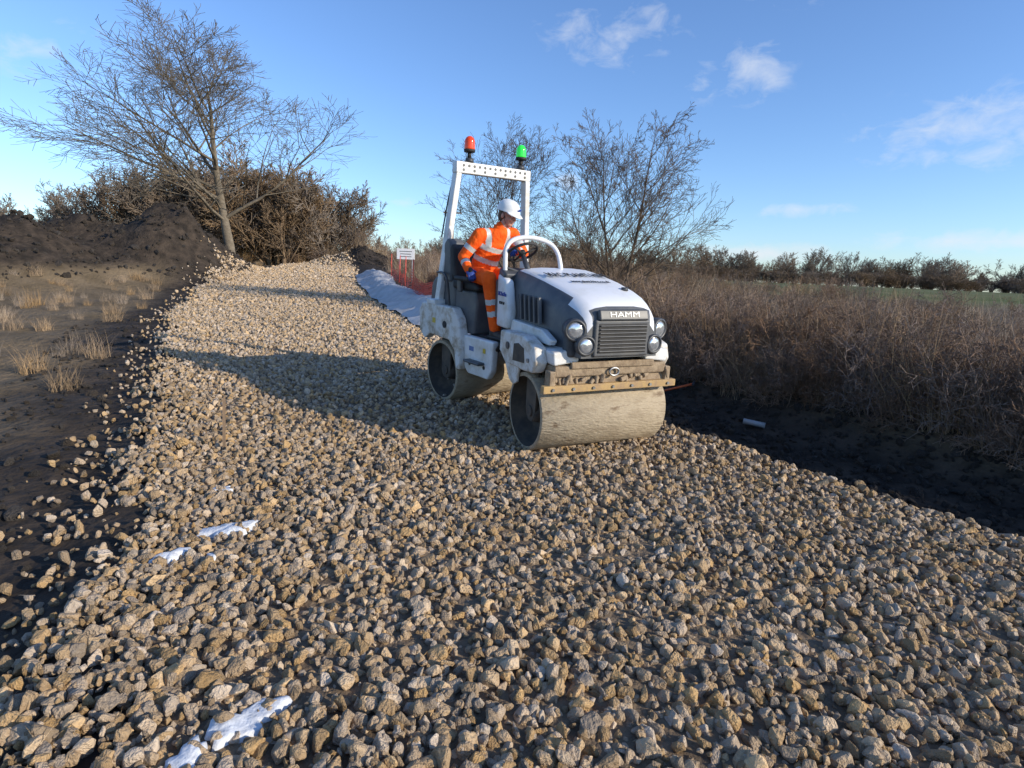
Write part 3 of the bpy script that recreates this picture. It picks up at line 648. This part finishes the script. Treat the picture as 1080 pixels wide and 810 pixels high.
hb+=[((0,.105,-.022),(.011,.014,.014),None),((0,.097,-.005),(.009,.012,.022),None),((.0,.092,.03),(.045,.012,.012),None)]
hb+=[((s*.04,.078,-.03),(.022,.018,.02),None) for s in(1,-1)]+[((s*.079,-.005,-.01),(.010,.020,.032),None) for s in(1,-1)]
hb+=[((0,.091,-.052),(.024,.010,.006),None),((0,.090,-.064),(.020,.010,.007),None)]
hb=[(Vector(p),r,q) for p,r,q in hb]
he=empty('head',wk,HM)
remeshed('face',hb,.0045,3,[M_skin],he)
remeshed('neck',chain(nb_+Vector((0,0,-.02)),.056,hd+Vector((0,-.01,-.06)),.054),.008,2,[M_skin],wk)
for s in(1,-1):
    lathe('eye',[(-.012,.0),(-.008,.009),(0,.0115),(.007,.009),(.0115,0)],(s*.031,.0835,.006),(0,1,0),pmat('eye_white',(.7,.7,.68),None,9,.3),he,16)
    lathe('iris',[(0,.006),(.003,.0)],(s*.031,.0945,.006),(0,1,0),M_dark,he,12)
    tube('eyebrow',[(s*.014,.102,.024),(s*.032,.100,.029),(s*.05,.087,.022)],.0035,pmat('hair_brown',(.08,.05,.03),None,9,.8),he)
tube('mouth',[(-.022,.094,-.058),(0,.1015,-.0575),(.022,.094,-.058)],.0022,pmat('lip',(.3,.1,.08),None,9,.5),he)
remeshed('hair',[(Vector((0,-.02,.0)),(.080,.088,.078),None),(Vector((0,-.045,-.04)),(.066,.056,.05),None)],.006,3,[pmat('hair',(.07,.05,.035),(.12,.09,.06),40,.8,bump=.8,bscale=120,dist=.004)],he)
o=lathe('helmet_shell',[(z,r) for r,z in [(0.0,.118),(.03,.116),(.06,.106),(.086,.086),(.104,.058),(.113,.026),(.116,-.004),(.119,-.010),(.112,-.008)]],(0,0,0),(0,0,1),M_helm,he,40)
o.matrix_local=Matrix.Translation((0,-.004,.045))@Matrix.Diagonal((.92,1.16,1.0,1))
V=[];F=[]
for j,rr_ in enumerate((1.0,1.16,1.30)):
    for k in range(17):
        a_=math.pi*(.12+.76*k/16); f=math.sin((a_))**.6
        V.append((.107*math.cos(a_)*(1+.02*j),-.004+.134*math.sin(a_)+(rr_-1)*.17*f,.040-.016*j*f))
for j in range(2):
    for k in range(16): F.append((j*17+k,j*17+k+1,(j+1)*17+k+1,(j+1)*17+k))
o=mk('helmet_peak',V,F,M_helm,he,smooth=True); sd=o.modifiers.new('s','SOLIDIFY'); sd.thickness=.005
for k in(-1,0,1): tube('helmet_ridge',[(k*.03,.095,.125-.01*abs(k)),(k*.03,.02,.162-.008*abs(k)),(k*.03,-.07,.150-.01*abs(k)),(k*.03,-.115,.10)],.006,M_helm,he)
for s in(1,-1): tube('chin_strap',[(s*.098,.0,.05),(s*.082,.02,-.02),(s*.06,.04,-.08),(0,.052,-.118)],.003,M_dark,he)
box('helmet_badge',(0,.137,.085),(.04,.006,.03),pmat('badge_blue',(.05,.1,.4),None,9,.4),he,rot=(-.5,0,0),bevel=.001)
def hand(nm,wr,fwd,nrm,thumb_side,curl):
    fwd=Vector(fwd).normalized(); nrm=Vector(nrm); nrm=(nrm-fwd*nrm.dot(fwd)).normalized(); lat=fwd.cross(nrm)*thumb_side
    wr=Vector(wr); q=Matrix((lat,fwd,nrm)).transposed()
    Bl=chain(wr-fwd*.05,.038,wr,.033); pc=wr+fwd*.045
    Bl+=[(pc,(.042,.050,.019),q),(pc+fwd*.02,(.043,.036,.018),q)]
    for i_,(off,Ls) in enumerate([(.032,(.043,.027,.021)),(.011,(.047,.030,.022)),(-.011,(.043,.028,.021)),(-.032,(.034,.021,.019))]):
        p=wr+fwd*.082+lat*off; dd_=fwd.copy(); ax=fwd.cross(-nrm)
        for jn,Lq in enumerate(Ls):
            dd_=(Matrix.Rotation(curl[jn],3,ax)@dd_)
            p2=p+dd_*Lq; Bl+=chain(p,.0115-.001*jn,p2,.0105-.001*jn); p=p2
    p=wr+fwd*.02+lat*.034; dd_=(fwd*.6+lat*.7-nrm*.35).normalized(); 
    for Lq in(.038,.030): 
        p2=p+dd_*Lq; Bl+=chain(p,.0135,p2,.011); p=p2; dd_=(dd_*.7+fwd*.35-nrm*.6).normalized()
    return remeshed(nm,Bl,.0042,2,[M_glove],wk)
hand('right_glove',rh_,(-.02,.50,-.45),(.3,.5,.6),-1,(.7,.9,.6))
hand('left_glove',lh_,(.35,.45,.02),(0,-.35,.9),1,(.6,1.0,.8))
for nm,an in(('right_boot',ra),('left_boot',la)):
    bl=chain(an+Vector((0,-.01,.04)),.060,an+Vector((0,-.015,-.06)),.055)
    bl+=[(an+Vector((0,-.03,-.075)),(.045,.055,.035),None)]
    for t_ in np.linspace(0,1,8): bl.append((an+Vector((0,.0+.17*t_,-.062-.018*t_)),(.046-.004*abs(t_-.6),.05,.045-.012*t_),None))
    remeshed(nm,bl,.007,3,[M_boot],wk)
    prism(nm+'_sole',[(an.y-.085,an.z-.118),(an.y+.20,an.z-.118),(an.y+.225,an.z-.098),(an.y+.2,an.z-.085),(an.y-.085,an.z-.085)],an.x-.046,an.x+.046,M_black,wk,.012)
# ------------------------------------------------------------ sky, sun, camera
EL=math.radians(20); saz=(.90,-.42); l_=math.hypot(*saz); sv=Vector((saz[0]/l_*math.cos(EL),saz[1]/l_*math.cos(EL),math.sin(EL)))
w=bpy.data.worlds.new('World'); sc.world=w; w.use_nodes=True; N=w.node_tree.nodes; Lk=w.node_tree.links
bg=N['Background']; sky=N.new('ShaderNodeTexSky'); sky.sky_type='NISHITA'; sky.sun_disc=False; sky.sun_elevation=EL; sky.sun_rotation=math.atan2(saz[0],saz[1])
sky.air_density=1.0; sky.dust_density=.4; sky.ozone_density=2.0
bg.inputs[1].default_value=.135
tc=N.new('ShaderNodeTexCoord'); D=tc.outputs['Generated']
def math_(op,a,b_=None,c_=None):
    n=N.new('ShaderNodeMath'); n.operation=op
    for k,v in enumerate((a,b_,c_)):
        if v is None: continue
        if isinstance(v,(int,float)): n.inputs[k].default_value=v
        else: Lk.new(v,n.inputs[k])
    return n.outputs[0]
mask=None
for (az,el,wa,we,amp) in [(8,21,7,3.2,.6),(20,17.5,3.0,2.4,.9),(16,17.0,1.6,1.8,.7),(4.6,8.7,1.6,1.1,1.1),(22,2.9,7,1.0,1.3),(25,6.6,4,.9,.9),(-11,6.2,3,.5,.6),(36,12,9,3,.8),(-38,14,9,3,.5),(22,24,4,2.6,.7),(38,4,9,1.0,1.0)]:
    a=math.radians(az); e_=math.radians(el); c=Vector((math.sin(a)*math.cos(e_),math.cos(a)*math.cos(e_),math.sin(e_)))
    sb=N.new('ShaderNodeVectorMath'); sb.operation='SUBTRACT'; Lk.new(D,sb.inputs[0]); sb.inputs[1].default_value=c
    mu=N.new('ShaderNodeVectorMath'); mu.operation='MULTIPLY'; Lk.new(sb.outputs[0],mu.inputs[0]); mu.inputs[1].default_value=(1/math.radians(wa),1/math.radians(wa),1/math.radians(we))
    ln=N.new('ShaderNodeVectorMath'); ln.operation='LENGTH'; Lk.new(mu.outputs[0],ln.inputs[0])
    f=math_('MULTIPLY',math_('MAXIMUM',math_('SUBTRACT',1.0,math_('MULTIPLY',ln.outputs['Value'],.75)),0.0),amp)
    mask=f if mask is None else math_('MAXIMUM',mask,f)
mp=N.new('ShaderNodeMapping'); mp.inputs['Scale'].default_value=(11,11,20); mp.inputs['Rotation'].default_value=(0,-.35,0); Lk.new(D,mp.inputs[0])
no=N.new('ShaderNodeTexNoise'); no.inputs['Scale'].default_value=1.9; no.inputs['Detail'].default_value=9; no.inputs['Roughness'].default_value=.6; no.inputs['Distortion'].default_value=.4; Lk.new(mp.outputs[0],no.inputs['Vector'])
cl=math_('MULTIPLY',math_('SUBTRACT',math_('ADD',no.outputs['Fac'],math_('MULTIPLY',mask,.5)),.66),2.0)
clm=N.new('ShaderNodeClamp'); Lk.new(cl,clm.inputs[0]); clo=math_('MULTIPLY',clm.outputs[0],math_('MINIMUM',math_('MULTIPLY',mask,2.2),.7))
tint=N.new('ShaderNodeVectorMath'); tint.operation='MULTIPLY'; Lk.new(sky.outputs[0],tint.inputs[0]); tint.inputs[1].default_value=(1.04,1.28,1.68)
mx=N.new('ShaderNodeMix'); mx.data_type='RGBA'; Lk.new(clo,mx.inputs[0]); Lk.new(tint.outputs[0],mx.inputs[6]); mx.inputs[7].default_value=(6.2,6.5,7.0,1)
Lk.new(mx.outputs[2],bg.inputs[0])
su=bpy.data.lights.new('sun','SUN'); su.energy=5.0; su.angle=math.radians(.5); su.color=(1,.90,.74)
so=link(bpy.data.objects.new('sun',su)); so.rotation_euler=sv.to_track_quat('Z','Y').to_euler(); so.location=(10,-8,12)
cam=bpy.data.cameras.new('camera'); cam.sensor_width=36; cam.lens=36*608/1080; cam.clip_end=3000; cam.clip_start=.05
co=link(bpy.data.objects.new('camera',cam)); co.matrix_world=Matrix.Translation((0,0,1.65))@Matrix.Rotation(math.radians(90-10.7),4,'X')@Matrix.Rotation(math.radians(2.5),4,'Z')
sc.camera=co
